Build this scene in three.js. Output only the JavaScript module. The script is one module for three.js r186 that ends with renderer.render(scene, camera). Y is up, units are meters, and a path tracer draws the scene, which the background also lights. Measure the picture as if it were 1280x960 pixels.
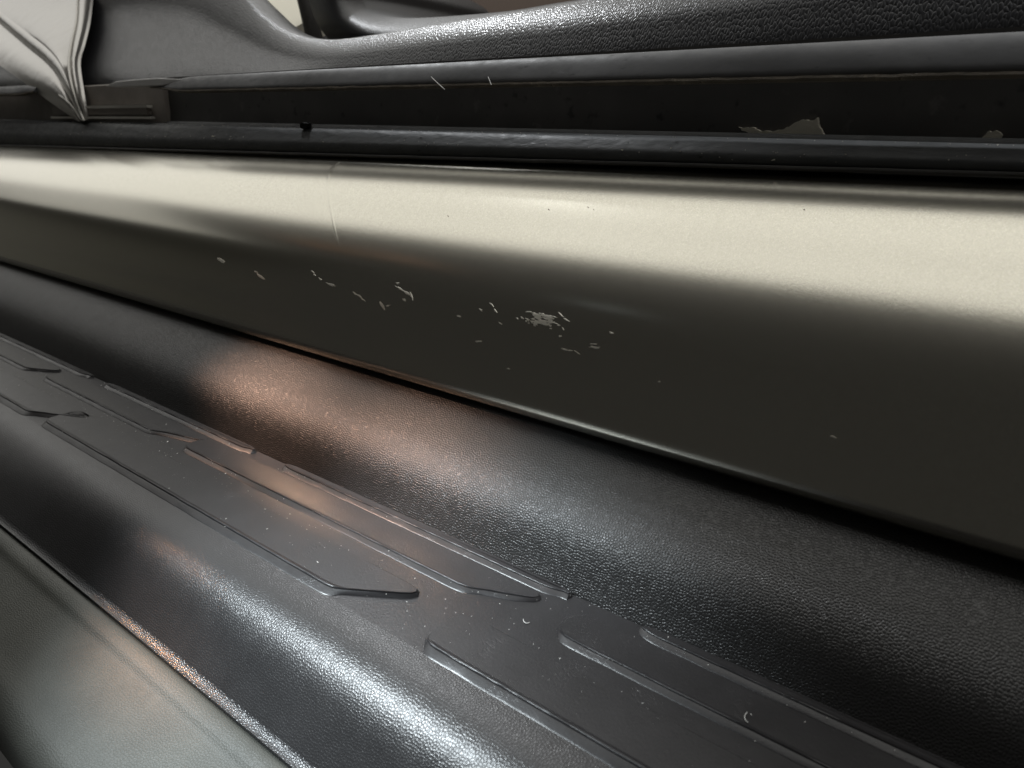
import * as THREE from 'three';
import { mergeGeometries, toCreasedNormals, mergeVertices } from 'three/addons/utils/BufferGeometryUtils.js';
import { RectAreaLightUniformsLib } from 'three/addons/lights/RectAreaLightUniformsLib.js';
import { ImprovedNoise } from 'three/addons/math/ImprovedNoise.js';

// ---------------------------------------------------------------- camera
const scene = new THREE.Scene();
const H = 0.255;                                   // lens height above the tread of the running board
const camera = new THREE.PerspectiveCamera(54.55, 4 / 3, 0.02, 60);
camera.position.set(0, H, 0);
camera.lookAt(-0.58687, H - 0.33858, -0.73549);
camera.focus = 0.5; camera.userData.fStop = 11;
camera.updateMatrixWorld(true);

// ---------------------------------------------------------------- surroundings and lamps
scene.background = new THREE.Color().setRGB(0.029, 0.0283, 0.0268);      // the unlit hall around the car
scene.environment = null;
RectAreaLightUniformsLib.init();
const OVERHEAD = { w: 7.4, d: 2.3, at: [-3.0, 1.5, -1.15], c: [1, 0.985, 0.94], power: 0.97, glow: 0.1 };  // added glowing panel, stands for the bright area mirrored in the sill top
// lamps in added snoots that keep the beams off the glossy sill: place, the point they are aimed at, half-angle of the cone in degrees
const COOL = { r: 0.05, at: [-0.86, 0.93, 0.39], to: [-0.29, -0.015, -0.185], cone: 9, soft: 0.9, c: [0.86, 0.95, 1.0], power: 9, glow: 0.25 };
const WARM = { r: 0.05, at: [-1.85, 1.29, 0.30], to: [-0.51, 0.030, -0.322], cone: 2.3, soft: 1, c: [1.0, 0.60, 0.42], power: 12, glow: 0.25 };
const WARM2 = { r: 0.05, at: [-1.72, 1.29, 0.30], to: [-0.35, 0.028, -0.320], cone: 2.2, soft: 1, c: [1.0, 0.60, 0.42], power: 10.5, glow: 0.25 };  // added beam that stretches the warm glow along the shoulder
const WARM3 = { r: 0.05, at: [-2.05, 1.20, 0.24], to: [-0.385, -0.0415, -0.1505], cone: 0.95, soft: 1, c: [1.0, 0.44, 0.16], power: 17, glow: 0.25 };  // added narrow beam that makes the orange streak at the crease
const INNER = { r: 0.05, at: [-1.25, 1.30, -0.85], to: [-0.60, 0.36, -0.57], cone: 13, soft: 0.9, c: [0.94, 0.97, 1.0], power: 2.5, glow: 0.25 };  // unseen lamp added for the highlights on the vinyl rim
const INNER2 = { r: 0.03, at: [0.55, 1.20, -0.72], to: [-0.12, 0.345, -0.53], cone: 13, soft: 0.9, c: [0.94, 0.97, 1.0], power: 4, glow: 0.25 };  // added lamp, only there for glints on the right-hand vinyl
const FRONT = { w: 3.2, d: 0.7, at: [-5.1, 1.5, 0.37], c: [1, 0.985, 0.94], power: 0.42, glow: 0.04 };  // dim panel added to lighten the left end of the running board

const renderer = new THREE.WebGLRenderer();
renderer.toneMapping = THREE.LinearToneMapping;
renderer.toneMappingExposure = 1.1;
renderer.shadowMap.enabled = true;

// ---------------------------------------------------------------- helpers
let seed = 7;
const rnd = () => { seed = (seed * 1664525 + 1013904223) >>> 0; return seed / 4294967296; };
const rr = (a, b) => a + (b - a) * rnd();
const noise = new ImprovedNoise();
const lerp = (a, b, t) => a + (b - a) * t;
const clamp = (v, a = 0, b = 1) => Math.min(b, Math.max(a, v));
const smooth = (a, b, v) => { const t = clamp((v - a) / (b - a)); return t * t * (3 - 2 * t); };
const col = (r, g, b) => new THREE.Color().setRGB(r, g, b);
const used = {};
function numbered(n) { used[n] = (used[n] ?? -1) + 1; return used[n] ? n + '_' + String(used[n]).padStart(3, '0') : n; }
function thing(name, label, category, group) {
  const o = new THREE.Group(); o.name = numbered(name); o.userData = { label, category };
  if (group) o.userData.group = group;
  scene.add(o); return o;
}
function part(name, geo, mat, parent, extra) {
  const m = new THREE.Mesh(geo, mat); m.name = name; m.castShadow = m.receiveShadow = true;
  if (extra) Object.assign(m.userData, extra);
  parent.add(m); return m;
}
function solo(name, geo, mat, label, category, group) {
  const m = part(numbered(name), geo, mat, scene, { label, category });
  if (group) m.userData.group = group;
  return m;
}
// sight line of a point measured in the photograph (1280 x 960), cut with an upright plane or a level plane
const R = new THREE.Vector3(0.78165624, 0, -0.62370949), U = new THREE.Vector3(-0.21117326, 0.94093894, -0.26465028), F = new THREE.Vector3(-0.58687, -0.33858, -0.73549);
const EYE = new THREE.Vector3(0, H, 0);
function ray(px, py) { return new THREE.Vector3().addScaledVector(R, (px - 640) / 931).addScaledVector(U, (480 - py) / 931).add(F); }
function onD(px, py, D) { const r = ray(px, py); return r.multiplyScalar(-D / r.z).add(EYE); }
function onY(px, py, y) { const r = ray(px, py); return r.multiplyScalar((y - H) / r.y).add(EYE); }
const yAt = (phi, D) => H + D * Math.tan(phi * Math.PI / 180);            // height at depth D seen under the angle phi

// Catmull-Rom through [z, y] points (centripetal), n samples per span
function curve2(pts, n = 8) {
  const c = new THREE.CatmullRomCurve3(pts.map(p => new THREE.Vector3(p[0], p[1], 0)), false, 'centripetal');
  return c.getPoints((pts.length - 1) * n).map(v => [v.x, v.y]);
}
// the same, resampled evenly and faired so that the curvature runs smoothly; the ends stay
function fair(pts, n, passes, step = 12) {
  const c = new THREE.CatmullRomCurve3(pts.map(p => new THREE.Vector3(p[0], p[1], 0)), false, 'centripetal'); c.arcLengthDivisions = 600;
  let q = c.getSpacedPoints(n).map(v => [v.x, v.y]);
  for (let k = 0; k < passes; k++) q = q.map((p, i) => i === 0 || i === n ? p : [p[0] * 0.5 + (q[i - 1][0] + q[i + 1][0]) * 0.25, p[1] * 0.5 + (q[i - 1][1] + q[i + 1][1]) * 0.25]);
  return q;
}
// sweep: section(x) returns an open list of [D, y]; front is smooth, the back closes it; caps at the ends
function sweep(section, xs, { crease = 0.6, back = true, uvx = 1 } = {}) {
  const secs = xs.map(section), n = secs[0].length, pos = [], uv = [], idx = [];
  for (let i = 0; i < xs.length; i++) {
    let s = 0;
    for (let j = 0; j < n; j++) {
      const [D, y] = secs[i][j];
      if (j) s += Math.hypot(D - secs[i][j - 1][0], y - secs[i][j - 1][1]);
      pos.push(xs[i], y, -D); uv.push(xs[i] * uvx, s);
    }
  }
  const m = back ? n : n - 1;
  for (let i = 0; i < xs.length - 1; i++) for (let j = 0; j < m; j++) {
    const k = (j + 1) % n, a = i * n + j, b = i * n + k, c = (i + 1) * n + j, d = (i + 1) * n + k;
    idx.push(a, c, b, b, c, d);
  }
  const g = new THREE.BufferGeometry();
  g.setAttribute('position', new THREE.Float32BufferAttribute(pos, 3));
  g.setAttribute('uv', new THREE.Float32BufferAttribute(uv, 2));
  if (back) for (const i of [0, xs.length - 1]) {                          // caps
    const tri = THREE.ShapeUtils.triangulateShape(secs[i].map(p => new THREE.Vector2(p[0], p[1])), []);
    for (const [a, b, c] of tri) idx.push(...(i ? [i * n + a, i * n + b, i * n + c] : [a, c, b]));
  }
  g.setIndex(idx);
  return creased(g, crease);
}
// creased normals worked out at a larger scale, as near points are joined by their rounded places
function creased(g, a) { g.scale(1000, 1000, 1000); const q = toCreasedNormals(g, a); q.scale(0.001, 0.001, 0.001); return q; }
const range = (a, b, n) => Array.from({ length: n + 1 }, (_, i) => lerp(a, b, i / n));

// ---------------------------------------------------------------- textures
function dataTex(n, m, f, srgb = false) {
  const d = new Uint8Array(n * m * 4);
  for (let j = 0; j < m; j++) for (let i = 0; i < n; i++) {
    const v = f(i, j), k = (j * n + i) * 4;
    if (typeof v === 'number') d[k] = d[k + 1] = d[k + 2] = clamp(v) * 255; else { d[k] = clamp(v[0]) * 255; d[k + 1] = clamp(v[1]) * 255; d[k + 2] = clamp(v[2]) * 255; }
    d[k + 3] = 255;
  }
  const t = new THREE.DataTexture(d, n, m);
  t.wrapS = t.wrapT = THREE.RepeatWrapping; t.magFilter = THREE.LinearFilter; t.minFilter = THREE.LinearMipmapLinearFilter; t.generateMipmaps = true;
  if (srgb) t.colorSpace = THREE.SRGBColorSpace;
  t.needsUpdate = true; return t;
}
// leather grain: pebbles (distance to the nearest cell border), tiling; kx, ky cells
function grainTex(n, kx, ky, sharp, jitter = 0.9) {
  const P = []; for (let i = 0; i < kx * ky; i++) P.push([0.5 + (rnd() - 0.5) * jitter, 0.5 + (rnd() - 0.5) * jitter, rnd()]);
  return dataTex(n, n, (i, j) => {
    const x = i / n * kx, y = j / n * ky, cx = Math.floor(x), cy = Math.floor(y);
    let d1 = 9, d2 = 9, h = 0;
    for (let b = -1; b <= 1; b++) for (let a = -1; a <= 1; a++) {
      const p = P[((cy + b + ky) % ky) * kx + (cx + a + kx) % kx];
      const d = Math.hypot(cx + a + p[0] - x, cy + b + p[1] - y);
      if (d < d1) { d2 = d1; d1 = d; h = p[2]; } else if (d < d2) d2 = d;
    }
    const e = d2 - d1;
    return (1 - Math.exp(-e * sharp)) * (0.75 + 0.25 * h);
  });
}
function tileNoise(x, y, f, z) { // tiling fractal-ready noise on the unit square
  const a = noise.noise(x * f, y * f, z), b = noise.noise((x - 1) * f, y * f, z), c = noise.noise(x * f, (y - 1) * f, z), d = noise.noise((x - 1) * f, (y - 1) * f, z);
  return (a * (1 - x) + b * x) * (1 - y) + (c * (1 - x) + d * x) * y;
}
function fbm(x, y, f, z, oct = 4) { let s = 0, a = 1, t = 0; for (let o = 0; o < oct; o++) { s += a * tileNoise(x, y, f, z + o * 7.3); t += a; a *= 0.55; f *= 2; } return s / t; }
const rep = (t, u, v) => { const c = t.clone(); c.repeat.set(u, v); c.needsUpdate = true; return c; };

const pebble = grainTex(1024, 76, 76, 3.2);
const creaseGrain = grainTex(1024, 46, 26, 2.6);
const fine = dataTex(512, 512, (i, j) => 0.5 + 0.5 * (0.6 * fbm(i / 512, j / 512, 40, 1.5, 3) + 0.6 * (rnd() - 0.5)));
const wave = dataTex(512, 512, (i, j) => 0.5 + 0.6 * fbm(i / 512, j / 512, 6, 4.2, 4));
const dustRough = dataTex(512, 512, (i, j) => 0.80 + 0.20 * fbm(i / 512, j / 512, 12, 9.1, 5) + 0.08 * (rnd() - 0.5));
const flake = dataTex(512, 512, (i, j) => { const v = 0.86 + 0.12 * (rnd() - 0.5) + 0.10 * (rnd() > 0.93 ? 1 : 0) + 0.05 * fbm(i / 512, j / 512, 40, 8.8, 3); return [v, v * (0.985 + 0.02 * rnd()), v * (0.97 + 0.03 * rnd())]; });
const wearRough = dataTex(512, 512, (i, j) => 0.78 + 0.45 * fbm(i / 512, j / 512, 14, 17.7, 5) + 0.1 * (rnd() - 0.5));
const dustTint = dataTex(1024, 1024, (i, j) => {
  const a = 0.72 + 0.35 * fbm(i / 1024, j / 1024, 9, 21.1, 5), s = rnd() > 0.9975 ? 0.28 : 0, v = a + s;
  return [v, v * 0.985, v * 0.975];
}, false);
// dirt: soft blotches, scuffs and bright grit
const grime = dataTex(1024, 1024, (i, j) => {
  const x = i / 1024, y = j / 1024, a = 0.62 + 0.5 * fbm(x, y, 7, 31.7, 5), p = smooth(0.22, 0.42, fbm(x, y, 22, 12.4, 4)) * 0.5, d = smooth(0.2, 0.4, fbm(x, y, 30, 44.4, 3)) * 0.4, g = rnd() > 0.996 ? 0.4 : 0;
  const v = clamp(a + p + g - d, 0.08, 1); return [v, v * 0.985, v * 0.96];
});
const padBump = dataTex(1024, 1024, (i, j) => {
  const x = i / 1024, y = j / 1024;
  const scr = Math.abs(tileNoise(x, y * 1, 60, 3.3)) < 0.03 ? 0.25 : 0;
  return 0.5 + 0.25 * fbm(x, y, 90, 2.2, 3) - scr * smooth(0.05, 0.25, fbm(x, y, 8, 5.5, 2)) + 0.1 * (rnd() - 0.5);
});

// ---------------------------------------------------------------- materials
const S = (o) => new THREE.MeshPhysicalMaterial(o);
const M = {
  board: S({ name: 'grained_black_plastic', color: col(0.036, 0.0355, 0.0355), ior: 1.7, map: rep(dustTint, 3, 3), roughness: 0.50, bumpMap: rep(pebble, 8, 8), bumpScale: 0.00028, roughnessMap: rep(dustRough, 6, 6) }),
  edge: S({ name: 'fine_grained_plastic', color: col(0.030, 0.0295, 0.031), ior: 1.55, map: rep(dustTint, 3, 3), roughness: 0.42, bumpMap: rep(pebble, 9, 9), bumpScale: 0.0001, roughnessMap: rep(dustRough, 6, 6) }),
  foot: S({ name: 'glossy_grained_lip', color: col(0.030, 0.0295, 0.031), ior: 1.6, roughness: 0.32, bumpMap: rep(pebble, 9, 9), bumpScale: 0.00022 }),
  pad: S({ name: 'smooth_tread_plastic', color: col(0.028, 0.027, 0.029), map: rep(dustTint, 4, 4), roughness: 0.43, bumpMap: rep(padBump, 7, 7), bumpScale: 0.00018, roughnessMap: rep(dustRough, 9, 9) }),
  skirt: S({ name: 'grey_plastic', color: col(0.115, 0.119, 0.105), map: rep(dustTint, 3, 3), roughness: 0.55, bumpMap: rep(pebble, 9, 9), bumpScale: 0.00016 }),
  paint: S({ name: 'champagne_metallic_paint', color: col(0.70, 0.675, 0.585), map: rep(flake, 4.5, 4.5), metalness: 1, roughness: 0.20, bumpMap: rep(fine, 11, 11), bumpScale: 0.000035 }),
  scuff: S({ name: 'scuffed_primer', color: col(0.82, 0.78, 0.68), roughness: 0.85 }),
  flange: S({ name: 'old_black_sill_paint', color: col(0.095, 0.10, 0.104), map: rep(grime, 4, 8), roughness: 0.72, bumpMap: rep(wave, 14, 28), bumpScale: 0.0008, roughnessMap: rep(wearRough, 8, 12) }),
  recess: S({ name: 'dark_sill_recess', color: col(0.075, 0.071, 0.067), map: rep(grime, 3, 3), roughness: 0.6 }),
  endplate: S({ name: 'grey_brown_plate', color: col(0.30, 0.27, 0.24), map: rep(dustTint, 5, 5), roughness: 0.55 }),
  rubber: S({ name: 'rubber_lip', color: col(0.085, 0.086, 0.09), map: rep(grime, 3, 6), roughness: 0.75, bumpMap: rep(wave, 10, 10), bumpScale: 0.0004, roughnessMap: rep(wearRough, 6, 9) }),
  rubberEdge: S({ name: 'worn_lip_edge', color: col(0.20, 0.17, 0.13), map: rep(grime, 9, 9), roughness: 0.7, bumpMap: rep(padBump, 9, 9), bumpScale: 0.0008 }),
  vinyl: S({ name: 'creased_black_vinyl', color: col(0.020, 0.020, 0.022), roughness: 0.30, bumpMap: rep(creaseGrain, 11, 9), bumpScale: 0.00028 }),
  softvinyl: S({ name: 'grey_vinyl', color: col(0.045, 0.045, 0.046), roughness: 0.42, bumpMap: rep(pebble, 6, 6), bumpScale: 0.0002 }),
  cream: S({ name: 'cream_trim', color: col(0.80, 0.765, 0.64), roughness: 0.7 }),
  brown: S({ name: 'brown_trim', color: col(0.10, 0.06, 0.038), roughness: 0.6 }),
  silver: S({ name: 'creased_silver_sheet', color: col(0.43, 0.415, 0.39), metalness: 0.8, roughness: 0.33, bumpMap: rep(wave, 5, 5), bumpScale: 0.0016 }),
  bare: S({ name: 'bare_metal', color: col(0.62, 0.60, 0.55), metalness: 0.25, roughness: 0.45 }),
  chip: S({ name: 'chipped_primer', color: col(0.80, 0.75, 0.62), roughness: 0.9, bumpMap: rep(fine, 20, 20), bumpScale: 0.0008 }),
  hole: S({ name: 'dark_hole', color: col(0.004, 0.004, 0.004), roughness: 0.9 }),
  lint: S({ name: 'white_lint', color: col(0.75, 0.74, 0.70), roughness: 0.9 }),
};

// ---------------------------------------------------------------- lamps and added light panels (outside the frame)
function lightPanel(o, label) {
  const t = thing('added_light_panel', label, 'ceiling light'); t.position.set(...o.at);
  part('diffuser', new THREE.BoxGeometry(o.w, 0.01, o.d), new THREE.MeshStandardMaterial({ name: 'glowing_diffuser', color: 0x000000, emissive: col(...o.c), emissiveIntensity: o.glow }), t);
  const l = new THREE.RectAreaLight(col(...o.c), o.power, o.w - 0.02, o.d - 0.02); l.position.set(o.at[0], o.at[1] - 0.012, o.at[2]); l.lookAt(o.at[0], 0, o.at[2]); scene.add(l);
  part('housing', new THREE.BoxGeometry(o.w + 0.02, 0.06, o.d + 0.02).translate(0, 0.036, 0), S({ name: 'lamp_housing', color: col(0.6, 0.6, 0.6), roughness: 0.6 }), t);
}
lightPanel(OVERHEAD, 'long cream light panel added over the car sill to be mirrored in its top');
lightPanel(FRONT, 'dim light panel added at the left in front of the sill to brighten the plastics');
function snootLamp(name, o, label) {
  const t = thing(name, label, 'lamp'), at = new THREE.Vector3(...o.at), to = new THREE.Vector3(...o.to);
  t.position.copy(at); t.lookAt(to);                                       // +z of the group looks along the beam
  part('lamp_disc', new THREE.CylinderGeometry(o.r, o.r, 0.01, 40).rotateX(Math.PI / 2), new THREE.MeshStandardMaterial({ name: 'lit_' + name, color: 0x000000, emissive: col(...o.c), emissiveIntensity: o.glow }), t);
  const L = o.r * 3, pr = [[0.006, -0.02], [o.r * 1.25, -0.02], [o.r * 1.25, L], [o.r * 1.2, L], [o.r * 1.2, -0.01], [0.006, -0.01]].map(p => new THREE.Vector2(...p));
  part('snoot', new THREE.LatheGeometry(pr, 40).rotateX(Math.PI / 2), M.hole, t);
  const l = new THREE.SpotLight(col(...o.c), o.power, 0, o.cone * Math.PI / 180, o.soft, 2);
  l.position.copy(at).addScaledVector(to.clone().sub(at).normalize(), 0.02); l.target.position.copy(to); l.castShadow = true; l.shadow.radius = o.r * 0.6 / 0.02;
  scene.add(l, l.target);
}
snootLamp('work_lamp', COOL, 'small cool white work lamp aimed down at the running board edge');
snootLamp('warm_lamp', WARM, 'warm orange lamp aimed at the left of the grained shoulder');
snootLamp('warm_lamp', WARM2, 'added warm orange lamp that lengthens the glow at the middle of the grained shoulder');
snootLamp('warm_lamp', WARM3, 'added warm orange lamp for the streak at the crease of the running board');
snootLamp('added_trim_lamp', INNER, 'added white lamp above the car interior for highlights at the left of the vinyl trim');
snootLamp('added_trim_lamp', INNER2, 'added white lamp above the car interior for glints at the right of the vinyl trim');

{ // unseen pale wall added far to the left, mirrored in the dark plastics
  const w = part('wall', new THREE.BoxGeometry(0.2, 4.6, 6).translate(-7.4, 1.7, 1.2), S({ name: 'pale_wall', color: col(0.62, 0.61, 0.56), roughness: 0.9 }), scene);
  w.userData = { kind: 'structure', label: 'unseen pale wall added far beyond the left end of the car', category: 'wall' };
}
// ---------------------------------------------------------------- running board
const xL = -1.75, xR = 0.30;
const xs = range(xL, xR, 60);
const board = thing('running_board', 'black grained plastic running board with raised tread blocks below the car sill', 'running board');
{
  // rounded outer edge: from the tread down to the crease; the roll lies a little further out towards the right
  const outer = (x) => {
    const k = smooth(-0.74, -0.36, x);                                    // flatter at the left, steeper at the right
    const a = [[0.2125, 0], [0.2050, -0.0004], [0.1970, -0.0020], [0.1900, -0.0045], [0.1830, -0.0078], [0.1760, -0.0116], [0.1690, -0.0157], [0.1620, -0.0202], [0.1550, -0.0250], [0.1480, -0.0298]];
    const b = [[0.2125, 0], [0.2050, -0.0004], [0.1965, -0.0017], [0.1895, -0.0040], [0.1830, -0.0078], [0.1770, -0.0130], [0.1710, -0.0204], [0.1650, -0.0283], [0.1590, -0.0361], [0.1557, -0.0402]];
    return a.map((p, i) => [lerp(p[0], b[i][0], k), lerp(p[1], b[i][1], k)]);
  };
  const xe = range(xL, xR, 60);
  const foot = (f) => { const t = [f[f.length - 1]]; for (let a = 43; a < 86; a += 4) { const q = t[t.length - 1], r = a * Math.PI / 180, ds = 0.00055; t.push([q[0] - Math.sin(r) * ds, q[1] - Math.cos(r) * ds]); } return t; };
  const edgeSec = (x) => { const f = fair(outer(x), 90, 90), e = f[f.length - 1]; return [...f, [e[0] + 0.006, e[1] - 0.004], [0.19, -0.045], [0.2125, -0.012]]; };
  part('crease_lip', sweep((x) => { const f = fair(outer(x), 90, 90), t = foot(f), e = t[t.length - 1]; return [...t, [e[0] + 0.001, e[1] - 0.006], [t[0][0] + 0.004, e[1] - 0.006]]; }, xe), M.foot, board);
  part('outer_edge', sweep(edgeSec, xe), M.edge, board);
  const skirtSec = (x) => { const k = 1 - smooth(-0.74, -0.36, x), o = 0.0078 * k, u = 0.0102 * k;
    const f = curve2([[0.1525 - o, -0.0500 + u], [0.1507 - o, -0.0462 + u], [0.1470 - o, -0.0450 + u], [0.1410 - o, -0.0464 + u], [0.1365 - o, -0.0494 + u * 0.9], [0.1325 - o * 0.9, -0.0508 + u * 0.8], [0.118 - o * 0.5, -0.0548 + u * 0.5], [0.100, -0.0600], [0.087, -0.0650], [0.0790, -0.074], [0.076, -0.09]], 7);
    return [...f, [0.10, -0.10], [0.135, -0.08]]; };
  part('outer_skirt', sweep(skirtSec, xe), M.skirt, board);
  part('tread_base', sweep(() => [[0.2124, 0], [0.2150, 0], [0.25, 0], [0.2930, 0], [0.3000, 0], [0.3000, -0.012], [0.2120, -0.012]], [xL, xR]), M.pad, board);
  const shoulder = [[0.3000, -0.004], [0.3018, 0.0005], [0.3036, 0.0050], [0.3058, 0.0125], [0.3082, 0.0200], [0.3112, 0.0265], [0.3160, 0.0322], [0.3230, 0.0385], [0.3320, 0.0450], [0.3430, 0.0520], [0.3560, 0.0590], [0.3720, 0.0660], [0.390, 0.070]];
  part('riser', sweep(() => { const f = fair(shoulder, 90, 60); return [...f, [0.392, 0.05], [0.33, 0.0], [0.305, -0.012]]; }, xs), M.board, board);
  // tread blocks: corners of the top face [x, D], the outer side first; the wall slopes outwards by w
  function block(x0, x1o, x1i, Do, Di, hgt = 0.0030, run = 0.0048) {
    const r = 0.004, top = [[x0, Do + 0.003], [x0 + 0.006, Do], [x1o - 0.010, Do], [x1o - 0.003, Do + 0.001], [x1o + 0.003, Do + 0.0045], [x1i - 0.004, Di - 0.006], [x1i, Di - 0.002], [x1i - 0.003, Di], [x0 + 0.004, Di], [x0, Di - 0.003]];
    // refine the loop
    const loop = []; const c = new THREE.CatmullRomCurve3(top.map(p => new THREE.Vector3(p[0], p[1], 0)), true, 'catmullrom', 0.0);
    for (let i = 0; i < top.length; i++) { const a = top[i], b = top[(i + 1) % top.length], L = Math.hypot(b[0] - a[0], b[1] - a[1]), k = Math.max(1, Math.ceil(L / 0.006)); for (let s = 0; s < k; s++) loop.push([lerp(a[0], b[0], s / k), lerp(a[1], b[1], s / k)]); }
    // round the corners by a few Laplacian steps
    for (let it = 0; it < 2; it++) { const q = loop.map(p => [...p]); for (let i = 0; i < loop.length; i++) { const a = q[(i + loop.length - 1) % loop.length], b = q[(i + 1) % loop.length]; loop[i] = [lerp(q[i][0], (a[0] + b[0]) / 2, 0.5), lerp(q[i][1], (a[1] + b[1]) / 2, 0.5)]; } }
    const n = loop.length, nor = loop.map((p, i) => { const a = loop[(i + n - 1) % n], b = loop[(i + 1) % n], dx = b[0] - a[0], dy = b[1] - a[1], l = Math.hypot(dx, dy); return [dy / l, -dx / l]; });
    const rings = [[1.12, -0.0003], [1.0, 0.0002], [0.9, 0.0004], [0.20, hgt * 0.72], [0.12, hgt * 0.76], [0.10, hgt * 0.88], [0.06, hgt * 0.97], [-0.02, hgt], [-0.14, hgt], [-0.30, hgt], [-0.50, hgt]], bead = [0, 0, 0, 0, 0, 0, 0.05, 0.12, 0.12, 0.03, 0];   // share of the side's run, height
    const pos = [], uv = [], idx = [];
    rings.forEach(([o, y], k) => loop.forEach((p, i) => { const wob = 0.00025 * noise.noise(p[0] * 90, p[1] * 90, k * 0.3); const w = lerp(0.0016, run, smooth(0.84, 0.99, -nor[i][1])), X = p[0] + nor[i][0] * o * w, D = p[1] + nor[i][1] * (o * w + wob); const yy = y + bead[k] * hgt * smooth(0.6, 0.98, -nor[i][1]) * (1 + 0.5 * noise.noise(p[0] * 160, 3, 1)); pos.push(X, yy, -D); uv.push(X, D + (k < 6 ? y : 0)); }));
    for (let k = 0; k < rings.length - 1; k++) for (let i = 0; i < n; i++) { const j = (i + 1) % n, a = k * n + i, b = k * n + j, c2 = a + n, d = b + n; idx.push(a, c2, b, b, c2, d); }
    const last = (rings.length - 1) * n, tri = THREE.ShapeUtils.triangulateShape(loop.map((p, i) => new THREE.Vector2(pos[(last + i) * 3], -pos[(last + i) * 3 + 2])), []);
    for (const [a, b, c3] of tri) idx.push(last + a, last + b, last + c3);
    const g = new THREE.BufferGeometry(); g.setAttribute('position', new THREE.Float32BufferAttribute(pos, 3)); g.setAttribute('uv', new THREE.Float32BufferAttribute(uv, 2)); g.setIndex(idx);
    // make the top face up
    const gg = creased(g, 0.7); return gg;
  }
  const R1 = [0.2168, 0.2470], R2 = [0.2652, 0.2870], R3 = [0.2945, 0.3000];
  for (const [x0, xo, xi, [a, b]] of [
    [-1.22, -0.7300, -0.6740, R1], [-0.7030, -0.2992, -0.2610, R1], [-0.2330, 0.16, 0.20, R1],
    [-1.02, -0.8700, -0.8380, R2], [-0.8300, -0.6000, -0.5480, R2], [-0.5560, -0.2400, -0.2050, R2], [-0.1840, 0.19, 0.22, R2],
    [-1.10, -0.8000, -0.7900, R3], [-0.7590, -0.5080, -0.5000, R3], [-0.4620, -0.2000, -0.1930, R3], [-0.1510, 0.22, 0.23, R3],
  ]) {
    part('tread_block', a < 0.23 ? block(x0, xo, xi, a, b) : block(x0, xo, xi, a, b, 0.0024, 0.0035), M.pad, board);
  }
}

// ---------------------------------------------------------------- rocker panel
const rocker = thing('rocker_panel', 'glossy champagne metallic body sill with pale scuffs above the running board', 'car sill');
// control points: depth, angle under the horizon at the left end and at the right end
const rock = [
  [0.380, -27.0, -26.6], [0.366, -27.6, -27.2], [0.3590, -27.95, -27.4], [0.3560, -27.7, -27.0], [0.3562, -27.1, -26.4], [0.3580, -26.2, -25.6], [0.3597, -24.6, -24.2], [0.3612, -22.6, -22.3], [0.3634, -20.2, -20.0],
  [0.3670, -18.0, -17.8], [0.3728, -16.0, -15.9], [0.3812, -14.1, -13.95], [0.3920, -12.0, -11.85], [0.4050, -10.0, -9.75], [0.4200, -8.1, -7.4], [0.4360, -6.65, -5.6], [0.4520, -5.55, -4.25], [0.4640, -5.2, -3.75], [0.480, -5.05, -3.6],
];
const phiMix = (a, b, x) => lerp(a, b, clamp((x + 1.3) / 1.25, -0.3, 1.2));
const rockSec = (x) => fair(rock.map(([D, a, b]) => [D, yAt(phiMix(a, b, x), D)]), 170, 40);
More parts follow.
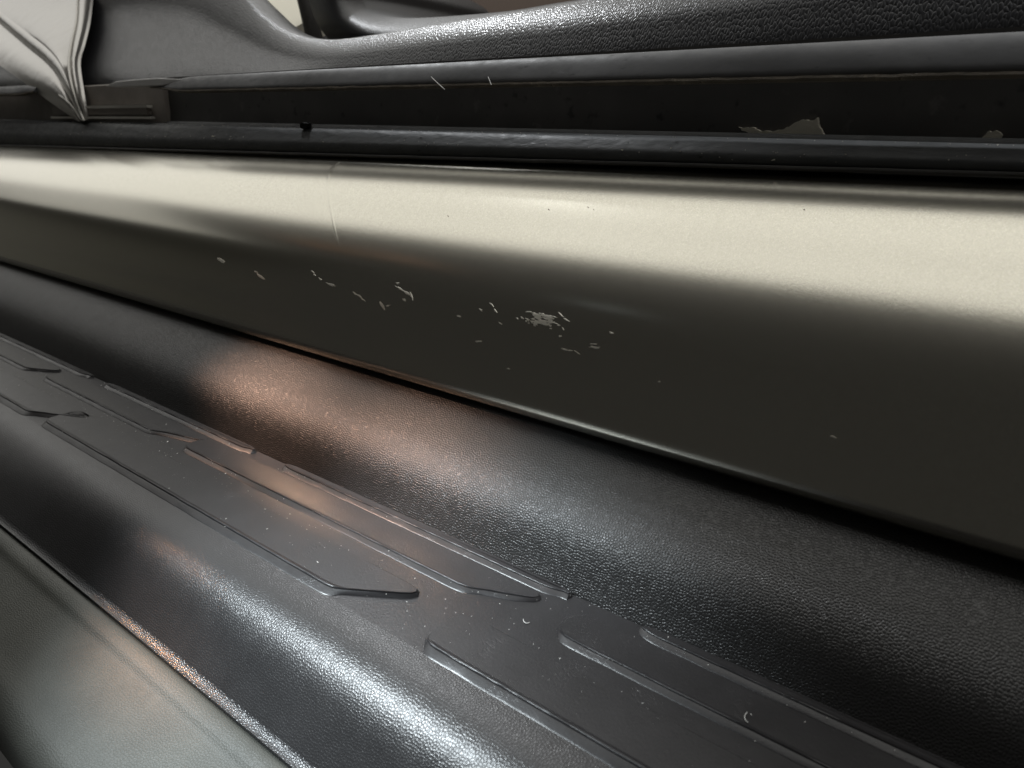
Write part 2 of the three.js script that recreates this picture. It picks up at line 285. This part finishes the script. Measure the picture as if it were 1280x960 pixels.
{
  part('panel_skin', sweep((x) => { const f = rockSec(x); return [...f, [0.500, f[f.length - 1][1] - 0.004], [0.480, 0.12], [0.42, 0.07]]; }, xs), M.paint, rocker);
  // surface lookup: point and normal of the panel under a sight line
  const hit = (px, py, lift = 0) => {
    const r = ray(px, py), s = -r.y / r.z * -1; let best = null;
    let x = -0.4;
    for (let it = 0; it < 6; it++) {
      const f = rockSec(x); let b = null;
      for (let j = 26; j < f.length - 1; j++) {
        const g = (q) => (q[1] - H) - q[0] * (r.y / -r.z);
        const a0 = g(f[j]), a1 = g(f[j + 1]);
        if (a0 <= 0 && a1 > 0) { const t = a0 / (a0 - a1); const D = lerp(f[j][0], f[j + 1][0], t), y = lerp(f[j][1], f[j + 1][1], t); const tx = f[j + 1][0] - f[j][0], ty = f[j + 1][1] - f[j][1], l = Math.hypot(tx, ty); b = { D, y, n: [-ty / l, tx / l] }; break; }
      }
      if (!b) return best; best = b; x = r.x / -r.z * b.D; best.x = x;
    }
    return new THREE.Vector3(best.x, best.y + best.n[1] * lift, -(best.D + best.n[0] * lift));
  };
  // faint raised film edge across the panel
  const pts = [[424, 203], [415, 210], [411, 222], [411, 238], [413, 258], [417, 280], [421, 297], [425, 308]].map((p, i) => hit(p[0], p[1], lerp(-0.00666, -0.00698, i / 7)));
  part('film_edge', new THREE.TubeGeometry(new THREE.CatmullRomCurve3(pts), 60, 0.0070, 96), M.paint, rocker);
  // pale scuffs: groups of thin ragged flakes standing a hair proud of the paint
  function flake(px, py, len, wid, ang, k = 9) {
    const c = Math.cos(ang), s = Math.sin(ang), rim = []; len *= 1.25; wid *= 1.15;
    for (let i = 0; i < k; i++) { const a = i / k * Math.PI * 2, q = rr(0.25, 1.3); const u = Math.cos(a) * len * q, v = Math.sin(a) * wid * q; rim.push([px + u * c - v * s, py + u * s + v * c]); }
    const top = rim.map(p => hit(p[0], p[1], 0.00025)), bot = rim.map(p => hit(p[0], p[1], -0.0002)), mid = hit(px, py, 0.00035);
    if (!mid || top.some(p => !p)) return null;
    const pos = []; const push = (...v) => v.forEach(q => pos.push(q.x, q.y, q.z));
    for (let i = 0; i < k; i++) { const j = (i + 1) % k; push(mid, top[j], top[i], top[i], top[j], bot[j], top[i], bot[j], bot[i]); }
    const g = new THREE.BufferGeometry(); g.setAttribute('position', new THREE.Float32BufferAttribute(pos, 3)); g.setAttribute('uv', new THREE.Float32BufferAttribute(pos.slice(0, pos.length / 3 * 2), 2)); g.computeVertexNormals(); return g;
  }
  const scuffs = [
    [[278, 326, 4.5, 2, 0.7], [274, 324, 2, 1, 0.7]],
    [[323, 343, 4, 1.4, 0.9], [327, 347, 4.5, 1.6, 0.8], [320, 340, 2, 1, 0.7]],
    [[390, 339, 3, 0.9, 0.6], [400, 349, 2.5, 0.8, 0.6], [414, 356, 6, 1.4, 0.5], [394, 344, 2, 0.6, 0.7]],
    [[447, 369, 5, 1.2, 0.6], [453, 374, 3, 0.9, 0.6]],
    [[476, 380, 5, 1.5, 0.9], [480, 385, 4, 1.3, 1.1], [485, 382, 3, 1, -0.2]],
    [[499, 360, 4, 1.2, 0.6], [507, 365, 6, 1.5, 0.5], [515, 371, 5, 1.4, 1.1], [506, 375, 2.5, 1, 0.6], [497, 354, 1.6, 1, 0]],
    [[614, 380, 4, 1.1, 0.85], [619, 388, 4, 0.9, 0.95], [601, 387, 2, 1, 0.6], [573, 395, 3, 1.2, 0.6], [625, 404, 2.5, 1, 0.7]],
    [[702, 394, 4, 0.9, 0.8], [708, 400, 4, 0.9, 0.6]],
    [[707, 437, 4, 1.0, 0.3], [722, 441, 4, 0.8, 0.6], [713, 438, 2, 0.6, 0.2]],
    [[742, 430, 3.4, 1.2, 0.1], [743, 434, 6, 1.3, 0.1]],
    [[701, 420.5, 2.4, 1.2, 0.1]], [[598, 427, 3, 1.2, 0]], [[764, 416, 3, 1.2, 0.5]], [[1042, 546, 4, 1.4, 0.1]], [[824, 477, 2, 1, 0.1]], [[635, 461, 2, 0.8, 0]],
  ];
  for (const s of scuffs) part('scuff', mergeGeometries(s.map(a => flake(...a)).filter(Boolean)), M.scuff, rocker);
  const big = [];
  for (let i = 0; i < 64; i++) { const a = (rnd() + rnd() + rnd()) / 1.5 - 1, b = (rnd() + rnd()) - 1; big.push(flake(677 + a * 34, 400 + b * 11 + a * 6, rr(1, 4.2), rr(0.5, 1.3), rr(-0.2, 0.8), 7)); }
  for (let i = 0; i < 10; i++) big.push(flake(rr(670, 690), rr(395, 404), rr(3, 5.5), rr(1.2, 2.4), rr(-0.2, 0.5)));
  part('scuff', mergeGeometries(big.filter(Boolean)), M.scuff, rocker, { label: 'largest pale scuff cluster' });
  // a few chips and dirt grains on the bright top
  const tiny = []; for (const [a, b] of [[686, 262], [742, 262], [735, 259], [397, 197], [434, 199], [912, 232], [1005, 262], [560, 270]]) tiny.push(flake(a, b, 0.9, 0.45, 0.4, 6));
  for (const g of tiny) if (g) part('paint_nick', g, M.brown, rocker);
}

// ---------------------------------------------------------------- sill flange
const flange = thing('sill_flange', 'black painted weld flange with chipped paint between body sill and rubber lip', 'sill flange');
const flangeTop = (x) => phiMix(-0.75, -1.65, x);
{
  const sec = (x) => {
    const t = flangeTop(x), b = phiMix(-5.2, -3.35, x);
    return curve2([[0.470, yAt(b - 0.25, 0.470)], [0.4600, yAt(b - 0.12, 0.46)], [0.4565, yAt(lerp(b, t, 0.12), 0.4565)], [0.4560, yAt(lerp(b, t, 0.38), 0.456)], [0.4590, yAt(lerp(b, t, 0.62), 0.459)], [0.4640, yAt(lerp(b, t, 0.88), 0.464)], [0.4700, yAt(t, 0.470)], [0.4760, yAt(t + 0.02, 0.476)], [0.4800, yAt(t + 0.35, 0.480)]], 6).concat([[0.492, yAt(t, 0.492)], [0.492, yAt(b, 0.492)]]);
  };
  part('flange_strip', sweep(sec, range(xL, xR, 90)), M.flange, flange);
  // thin sealer bead at the foot
  part('sealer_bead', sweep((x) => { const b = phiMix(-5.3, -3.45, x), D = 0.4565, r = 0.0014, cy = yAt(b, D) + 0.0003 * noise.noise(x * 30, 2, 1); return range(0, 2 * Math.PI, 10).slice(0, 10).map(a => [D - r * Math.cos(a), cy + r * Math.sin(a)]); }, range(xL, xR, 120)), M.recess, flange);
  // the dark recess above
  const xc = -0.908;
  part('recess_wall', sweep((x) => { const t = flangeTop(x); return [[0.4780, yAt(t - 0.4, 0.478)], [0.4830, yAt(t + 0.2, 0.483)], [0.4850, yAt(0.6, 0.485)], [0.4860, yAt(5.0, 0.486)], [0.506, yAt(5.0, 0.506)], [0.506, yAt(t - 0.4, 0.506)]]; }, range(xc, xR, 30)), M.recess, flange);
  part('end_plate', sweep((x) => { const t = flangeTop(x); return [[0.4770, yAt(t - 0.3, 0.477)], [0.4785, yAt(2, 0.4785)], [0.4800, yAt(4.4, 0.480)], [0.505, yAt(4.6, 0.505)], [0.505, yAt(t - 0.3, 0.505)]]; }, range(xL, xc, 20)), M.endplate, flange);
  // chipped patch, its outline as in the photograph
  function patch(outline, D, lift, mat) {
    let rag = outline; for (let k = 0; k < 2; k++) rag = rag.flatMap((p, i) => { const q = rag[(i + 1) % rag.length], L = Math.hypot(q[0] - p[0], q[1] - p[1]); return [p, [(p[0] + q[0]) / 2 + rr(-0.16, 0.16) * L, (p[1] + q[1]) / 2 + rr(-0.16, 0.16) * L]]; });
    const sh = rag.map(p => onD(p[0], p[1], D));
    const tri = THREE.ShapeUtils.triangulateShape(sh.map(p => new THREE.Vector2(p.x, p.y)), []);
    const pos = []; const P = (p, z) => pos.push(p.x, p.y, p.z + z);
    for (const [a, b, c] of tri) { P(sh[a], lift); P(sh[b], lift); P(sh[c], lift); }
    for (let i = 0; i < sh.length; i++) { const j = (i + 1) % sh.length; P(sh[i], lift); P(sh[i], -0.004); P(sh[j], lift); P(sh[j], lift); P(sh[i], -0.004); P(sh[j], -0.004); }
    const g = new THREE.BufferGeometry(); g.setAttribute('position', new THREE.Float32BufferAttribute(pos, 3)); const uv = []; for (let i = 0; i < pos.length; i += 3) uv.push(pos[i], pos[i + 1]); g.setAttribute('uv', new THREE.Float32BufferAttribute(uv, 2)); g.computeVertexNormals(); return g;
  }
  part('chipped_patch', patch([[924, 158], [938, 160], [950, 163], [962, 164], [978, 161], [984, 158], [996, 153], [1010, 150], [1024, 147], [1027, 158], [1031, 168], [1028, 172], [1014, 170], [1000, 171], [985, 169], [968, 170], [950, 168], [934, 164]].map(([x, y]) => [x + rr(-1.5, 1.5), y + rr(-1, 1)]), 0.4835, 0.0030), M.chip, flange);
  part('chipped_patch', patch([[1228, 172], [1236, 164], [1246, 163], [1254, 169], [1252, 174], [1240, 175]], 0.4835, 0.0030), M.chip, flange);
  part('rust_hole', patch([[375, 155], [379, 153], [385, 154], [386, 158], [383, 161], [377, 161]], 0.4638, 0.0008), M.hole, flange);
}

// ---------------------------------------------------------------- rubber lip
function lip(x0, x1, name, label, tipLeft, tipRight) {
  const t = thing(name, label, 'door seal');
  const sc = (x) => { let k = 1; if (tipLeft) k = Math.min(k, 0.25 + 0.75 * smooth(x0, x0 + 0.10, x)); if (tipRight) k = Math.min(k, 0.5 + 0.5 * smooth(x1, x1 - 0.04, x)); return k; };
  const lo = (x) => phiMix(3.55, 2.28, x), hi = (x) => phiMix(5.1, 4.75, x);
  const shape = [[0.474, 0.30], [0.4735, 0.80], [0.4700, 0.98], [0.4655, 1.0], [0.4615, 0.95], [0.4582, 0.80], [0.4560, 0.62], [0.4540, 0.42], [0.4522, 0.22], [0.4512, 0.10], [0.4518, 0.02], [0.4550, 0.0], [0.466, 0.04]];
  const tube = (x) => { const D = 0.466, a = yAt(lo(x), D), b = yAt(hi(x), D), k = sc(x), mid = lerp(a, b, 0.5); return fair(shape.map(([d, w]) => [lerp(D, d + 0.0008 * noise.noise(x * 9, w, 4), k), mid + (b - a) * (w - 0.5) * k]), 48, 6); };
  part('lip_tube', sweep(tube, range(x0, x1, 70)), M.rubber, t);
  part('worn_edge', sweep((x) => { const D = lerp(0.466, 0.4525, sc(x)), k = sc(x), y0 = yAt(lo(x), 0.466) + (1 - k) * 0.008 - 0.0006, w = 0.0022 * k, n = 0.0008 * noise.noise(x * 70, 1, 3); return [[D, y0 - 0.0008 + n], [D - 0.002, y0 + w * 0.4 + n], [D - 0.0016, y0 + w + n], [D + 0.004, y0 + w], [D + 0.006, y0 - 0.001]]; }, range(x0 + 0.002, x1 - 0.002, 160)), M.rubberEdge, t);
  return t;
}
lip(-0.905, xR, 'rubber_lip', 'long grey black rubber lip with worn lower edge above the black flange', true, false);
lip(xL, -1.225, 'rubber_lip', 'short piece of rubber lip to the left of the silver sheet', false, true);
{ // thin torn tongue beyond the left end of the lip
  const pts = [[135, 108], [148, 103], [170, 101], [200, 99], [240, 100], [205, 106], [178, 107], [150, 108]].map(p => onD(p[0], p[1], 0.462));
  const sh = new THREE.Shape(pts.map(p => new THREE.Vector2(p.x, p.y)));
  solo('torn_strip', new THREE.ExtrudeGeometry(sh, { depth: 0.004, bevelEnabled: true, bevelSize: 0.0012, bevelThickness: 0.0012, bevelSegments: 3 }).translate(0, 0, -0.464), S({ name: 'pale_rubber', color: col(0.6, 0.59, 0.58), roughness: 0.6 }), 'pale torn rubber tongue tapering to the left end of the long lip', 'rubber strip');
}
{ // small metal rail on the flange below the silver sheet
  const t = thing('metal_rail', 'small bare metal rail lying on the flange under the silver tip', 'metal rail');
  const bar = (a, b, c, d, D, dep, mat, nm) => { const p = onD(a, b, D), q = onD(c, d, D); part(nm, new THREE.BoxGeometry(q.x - p.x, Math.abs(p.y - q.y), dep).translate((p.x + q.x) / 2, (p.y + q.y) / 2, -D), mat, t); };
  bar(67, 134, 187, 143, 0.4735, 0.006, M.endplate, 'rail_back');
  bar(66, 145.6, 191, 148.6, 0.4700, 0.006, M.bare, 'rail_foot');
  bar(104, 132.5, 187, 134.6, 0.4725, 0.007, M.bare, 'rail_rim');
}

// ---------------------------------------------------------------- vinyl trim with rolled rim
function sheetGrid(cols, rows, f, mat, name, parent, uvs = 1) {
  const pos = [], uv = [], idx = [];
  for (let i = 0; i <= cols; i++) { let s = 0, pv = null; for (let j = 0; j <= rows; j++) { const p = f(i / cols, j / rows); if (pv) s += p.distanceTo(pv); pv = p; pos.push(p.x, p.y, p.z); uv.push(p.x * uvs, s * uvs); } }
  const n = rows + 1;
  for (let i = 0; i < cols; i++) for (let j = 0; j < rows; j++) { const a = i * n + j, b = a + 1, c = a + n, d = c + 1; idx.push(a, c, b, b, c, d); }
  const g = new THREE.BufferGeometry(); g.setAttribute('position', new THREE.Float32BufferAttribute(pos, 3)); g.setAttribute('uv', new THREE.Float32BufferAttribute(uv, 2)); g.setIndex(idx); g.computeVertexNormals();
  return part(name, g, mat, parent);
}
const poly = (pts, x) => { if (x <= pts[0][0]) return pts[0][1]; for (let i = 1; i < pts.length; i++) if (x <= pts[i][0]) { const [a, b] = [pts[i - 1], pts[i]]; const t = (x - a[0]) / (b[0] - a[0]); return lerp(a[1], b[1], t); } return pts[pts.length - 1][1]; };
{
  const t = thing('sill_trim', 'creased black vinyl sill trim with rolled rim above the rubber lip', 'vinyl trim');
  const rim = new THREE.CatmullRomCurve3([[-60, -90], [120, -90], [230, -75], [275, -35], [310, 0], [332, 21], [356, 37], [386, 47], [420, 49], [470, 43], [540, 31], [620, 18], [700, 5], [780, -9], [900, -28], [1100, -60], [1420, -110]].map(p => new THREE.Vector3(p[0], p[1], 0)), false, 'centripetal');
  const low = (px) => poly([[-60, 116], [135, 110], [340, 103], [540, 94], [900, 76], [1280, 55], [1420, 47]], px);
  const f = (u, v) => {
    const q = rim.getPoint(u), px = q.x, D0 = lerp(0.595, 0.500, smooth(150, 430, px));
    const vf = 0.66;                                                       // share of rows on the face, the rest rolls over the rim
    const lowY = low(px);
    if (v <= vf) { const w = v / vf; const py = lerp(lowY, q.y, w);
      const D = lerp(0.495, D0, smooth(0, 0.55, w)) + 0.007 * w * w + 0.010 * Math.exp(-Math.pow((px - 175) / 55, 2) - Math.pow((py - 70) / 40, 2));
      return onD(px, py, D + 0.022 * Math.pow(w, 4)); }
    const w = Math.min(1, (v - vf) / (0.92 - vf)), p = onD(px, q.y, D0 + 0.007 + 0.022);
    const a = w * Math.PI * 0.62;
    p.z -= 0.050 * Math.sin(a); p.y -= 0.016 * (1 - Math.cos(a)) * 1.6 - 0.004 * Math.sin(a); if (v > 0.92) p.z -= 0.40 * smooth(400, 470, px) * (v - 0.92) / 0.08; return p;
  };
  sheetGrid(170, 44, f, M.vinyl, 'trim_face', t);
  const u = thing('seat_base', 'smooth grey vinyl seat base curving behind the black trim', 'seat');
  const rim2 = new THREE.CatmullRomCurve3([[378, -60], [452, -20], [456, 0], [466, 13], [490, 21], [520, 22], [560, 20], [640, 13], [700, 3], [780, -9], [900, -30], [1100, -66]].map(p => new THREE.Vector3(p[0], p[1], 0)), false, 'centripetal');
  const rim1 = new THREE.CatmullRomCurve3([[372, -60], [384, -18], [387, 2], [393, 22], [402, 38], [416, 52], [450, 56], [520, 48], [600, 34], [700, 20], [820, 4], [1100, -46]].map(p => new THREE.Vector3(p[0], p[1], 0)), false, 'centripetal');
  sheetGrid(90, 26, (a, v) => { const p = rim1.getPoint(a), q = rim2.getPoint(a), w = Math.min(1, v / 0.7), P = onD(lerp(p.x, q.x, w), lerp(p.y, q.y, w), 0.64 + 0.05 * (w * w) - 0.025 * Math.sin(w * Math.PI));
    if (v > 0.7) { const b = (v - 0.7) / 0.3; P.z -= 0.24 * b; P.y -= 0.008 * b * b; } return P; }, M.softvinyl, 'seat_side', u);
  const bx = (name, a, b, c, d, D, dep, mat, label, cat, tilt) => { const p = onD(a, b, D), q = onD(c, d, D); const g = new THREE.BoxGeometry(q.x - p.x, Math.abs(p.y - q.y) * 3, dep); return solo(name, g.rotateX(-tilt).translate((p.x + q.x) / 2, (p.y + q.y) / 2, -D - dep / 2), mat, label, cat); };
  bx('cream_trim', 200, -80, 506, 80, 0.95, 0.03, M.cream, 'pale cream interior panel glimpsed behind the black trim', 'interior panel', 1.1);
  bx('brown_trim', 507, -80, 1100, 80, 0.95, 0.05, M.brown, 'dark brown interior panel glimpsed right of the cream panel', 'interior panel', 0.5);
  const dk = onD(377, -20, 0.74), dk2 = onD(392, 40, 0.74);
  part('dark_gap_rod', new THREE.CylinderGeometry(0.012, 0.012, 0.10, 20).rotateZ(0.25).translate((dk.x + dk2.x) / 2, (dk.y + dk2.y) / 2, dk.z), M.recess, u);  // dark rod put in as the shade of the gap beside the seat
  const a = onD(572, -14, 0.92), b = onD(590, 14, 0.92);
  solo('pale_cord', new THREE.TubeGeometry(new THREE.LineCurve3(a, b), 8, 0.0035, 10), M.softvinyl, 'thin pale cord slanting across the brown interior panel', 'cord');
}

// ---------------------------------------------------------------- silver sheet at the upper left
{
  const t = thing('silver_pillar', 'creased silver sheet metal pillar tapering to a point on the flange', 'door pillar');
  const lean = (py) => 0.115 * Math.pow(Math.max(0, (124 - py) / 124), 1.6);                         // the sheet leans inwards towards the roof
  const mk = (ptsA, ptsB, n, m, D, thick, name, mat) => { // ruled, slightly pillowed surface between two edge curves, closed behind
    const ca = new THREE.CatmullRomCurve3(ptsA.map(p => new THREE.Vector3(p[0], p[1], p[2] ?? D)), false, 'centripetal'), cb = new THREE.CatmullRomCurve3(ptsB.map(p => new THREE.Vector3(p[0], p[1], p[2] ?? D)), false, 'centripetal');
    const pos = [], uv = [], idx = [];
    for (const back of [0, 1]) for (let i = 0; i <= n; i++) for (let j = 0; j <= m; j++) { const a = ca.getPoint(i / n), b = cb.getPoint(i / n), w = j / m; const py = lerp(a.y, b.y, w), p = onD(lerp(a.x, b.x, w), py, lerp(a.z, b.z, w) + lean(py) - 0.006 * Math.sin(w * Math.PI) * (1 - back)); p.z -= back * thick; pos.push(p.x, p.y, p.z); uv.push(p.x, p.y); }
    const N = (n + 1) * (m + 1), q = m + 1;
    for (let i = 0; i < n; i++) for (let j = 0; j < m; j++) { const a = i * q + j, b = a + 1, c = a + q, d = c + 1; idx.push(a, c, b, b, c, d, N + a, N + b, N + c, N + b, N + d, N + c); }
    for (let i = 0; i < n; i++) for (const j of [0, m]) { const a = i * q + j, c = a + q; idx.push(a, N + a, c, c, N + a, N + c); }
    for (let j = 0; j < m; j++) for (const i of [0, n]) { const a = i * q + j, c = a + 1; idx.push(a, c, N + a, c, N + c, N + a); }
    const g = new THREE.BufferGeometry(); g.setAttribute('position', new THREE.Float32BufferAttribute(pos, 3)); g.setAttribute('uv', new THREE.Float32BufferAttribute(uv, 2)); g.setIndex(idx);
    part(name, creased(g, 0.9), mat, t);
  };
  // lower left strip, creased band, main face, flap beyond the seam
  mk([[-200, -58, 0.462], [-60, 40, 0.462], [0, 82, 0.462], [34, 106, 0.462], [66, 130, 0.463], [98, 152, 0.463]], [[-200, -122, 0.470], [-60, -24, 0.470], [0, 30, 0.468], [30, 56, 0.466], [66, 88, 0.464], [101, 151, 0.463]], 26, 8, 0.46, 0.004, 'lower_face', M.silver);
  mk([[-200, -122, 0.470], [-60, -24, 0.470], [0, 30, 0.468], [30, 56, 0.466], [66, 88, 0.464], [101, 151, 0.463]], [[-200, -142, 0.452], [-60, -44, 0.452], [0, 14, 0.452], [36, 42, 0.453], [74, 76, 0.456], [103, 150, 0.462]], 26, 6, 0.46, 0.004, 'fold_band', M.silver);
  mk([[-200, -142, 0.452], [-60, -44, 0.452], [0, 14, 0.452], [36, 42, 0.453], [74, 76, 0.456], [103, 150, 0.462]], [[118, -142, 0.458], [104, -60, 0.458], [97, 0, 0.458], [95, 28, 0.458], [88, 60, 0.459], [85, 82, 0.460], [90, 112, 0.461], [105, 150, 0.463]], 30, 10, 0.46, 0.004, 'main_face', M.silver);
  mk([[119, -142, 0.459], [105, -60, 0.459], [98, 0, 0.459], [96, 28, 0.459], [89, 60, 0.460], [87, 82, 0.461], [92, 112, 0.462], [105, 149, 0.464]], [[134, -142, 0.474], [120, -60, 0.474], [113, 0, 0.474], [109, 30, 0.473], [102, 58, 0.471], [97, 76, 0.470], [102, 118, 0.468], [108, 150, 0.465]], 30, 5, 0.46, 0.004, 'seam_flap', M.silver);
  const seam = [[118, -142], [104, -60], [97, 0], [95, 28], [88, 60], [86, 82], [91, 112], [99, 138], [105, 151]].map(p => onD(p[0], p[1], 0.457 + lean(p[1])));
  part('seam_bead', new THREE.TubeGeometry(new THREE.CatmullRomCurve3(seam), 60, 0.0017, 10), M.bare, t);
  const s2 = [[74, 119], [82, 125], [91, 134], [99, 146], [104, 151]].map(p => onD(p[0], p[1], 0.458 + lean(p[1])));
  part('seam_bead', new THREE.TubeGeometry(new THREE.CatmullRomCurve3(s2), 30, 0.0014, 8), M.bare, t);
}

// ---------------------------------------------------------------- lint and dust
const fibre = (pts, D, Y, r, label) => { const c = pts.map(p => D ? onD(p[0], p[1], D) : onY(p[0], p[1], Y)); solo('lint_fibre', new THREE.TubeGeometry(new THREE.CatmullRomCurve3(c), 16, r, 6), M.lint, label, 'lint'); };
fibre([[539, 96], [546, 103], [556, 112]], 0.450, 0, 0.0003, 'straight white hair lying across the rubber lip');
fibre([[610, 96], [612, 101], [614, 106]], 0.448, 0, 0.00025, 'short pale hair on the rubber lip right of the longer hair');
fibre([[654, 774], [655, 777], [658, 779], [662, 778]], 0, 0.0006, 0.00016, 'tiny curled white fibre on the tread between the middle blocks');
fibre([[934, 890], [931, 895], [932, 900], [935, 903]], 0, 0.0034, 0.00016, 'curled pale fibre on the tread near the lower right');
fibre([[938, 892], [940, 894]], 0, 0.0034, 0.00014, 'speck of pale fibre beside the curled fibre at the lower right');
{
  const gs = []; const base = new THREE.TetrahedronGeometry(1, 0);
  for (let i = 0; i < 900; i++) {
    const x = -0.95 * Math.pow(rnd(), 0.8), D = rr(0.216, 0.298), y = D < 0.249 ? 0.0029 : 0.0022, s = rr(0.0001, 0.00036) * (rnd() > 0.93 ? 2 : 1);
    const g = base.clone(); g.scale(s * rr(0.7, 2.2), s * 0.8, s); g.rotateY(rnd() * 6.3); g.translate(x, (D > 0.249 && D < 0.262) ? 0.0004 : y, -D); gs.push(g);
  }
  part('dust_speck', mergeGeometries(gs), M.lint, board, { kind: 'stuff' });
  const cs = [];
  for (let i = 0; i < 420; i++) {
    const x = -1.25 + 1.25 * Math.pow(rnd(), 0.7), t = flangeTop(x), b = phiMix(-5.2, -3.35, x), q = rnd();
    const D = q < 0.5 ? rr(0.462, 0.478) : q < 0.8 ? 0.4562 : 0.4565, y = q < 0.5 ? yAt(t - 0.06, D) : q < 0.8 ? yAt(lerp(b, t, rr(0.2, 0.6)), D) : yAt(b - 0.02, D), sz = rr(0.0002, 0.0006) * (rnd() > 0.92 ? 2 : 1);
    const g = base.clone(); g.scale(sz * rr(0.8, 2.4), sz * 0.7, sz); g.rotateY(rnd() * 6.3); g.translate(x, y, -D); cs.push(g);
  }
  part('dirt_crumb', mergeGeometries(cs), M.chip, flange, { kind: 'stuff' });
}

renderer.render(scene, camera);
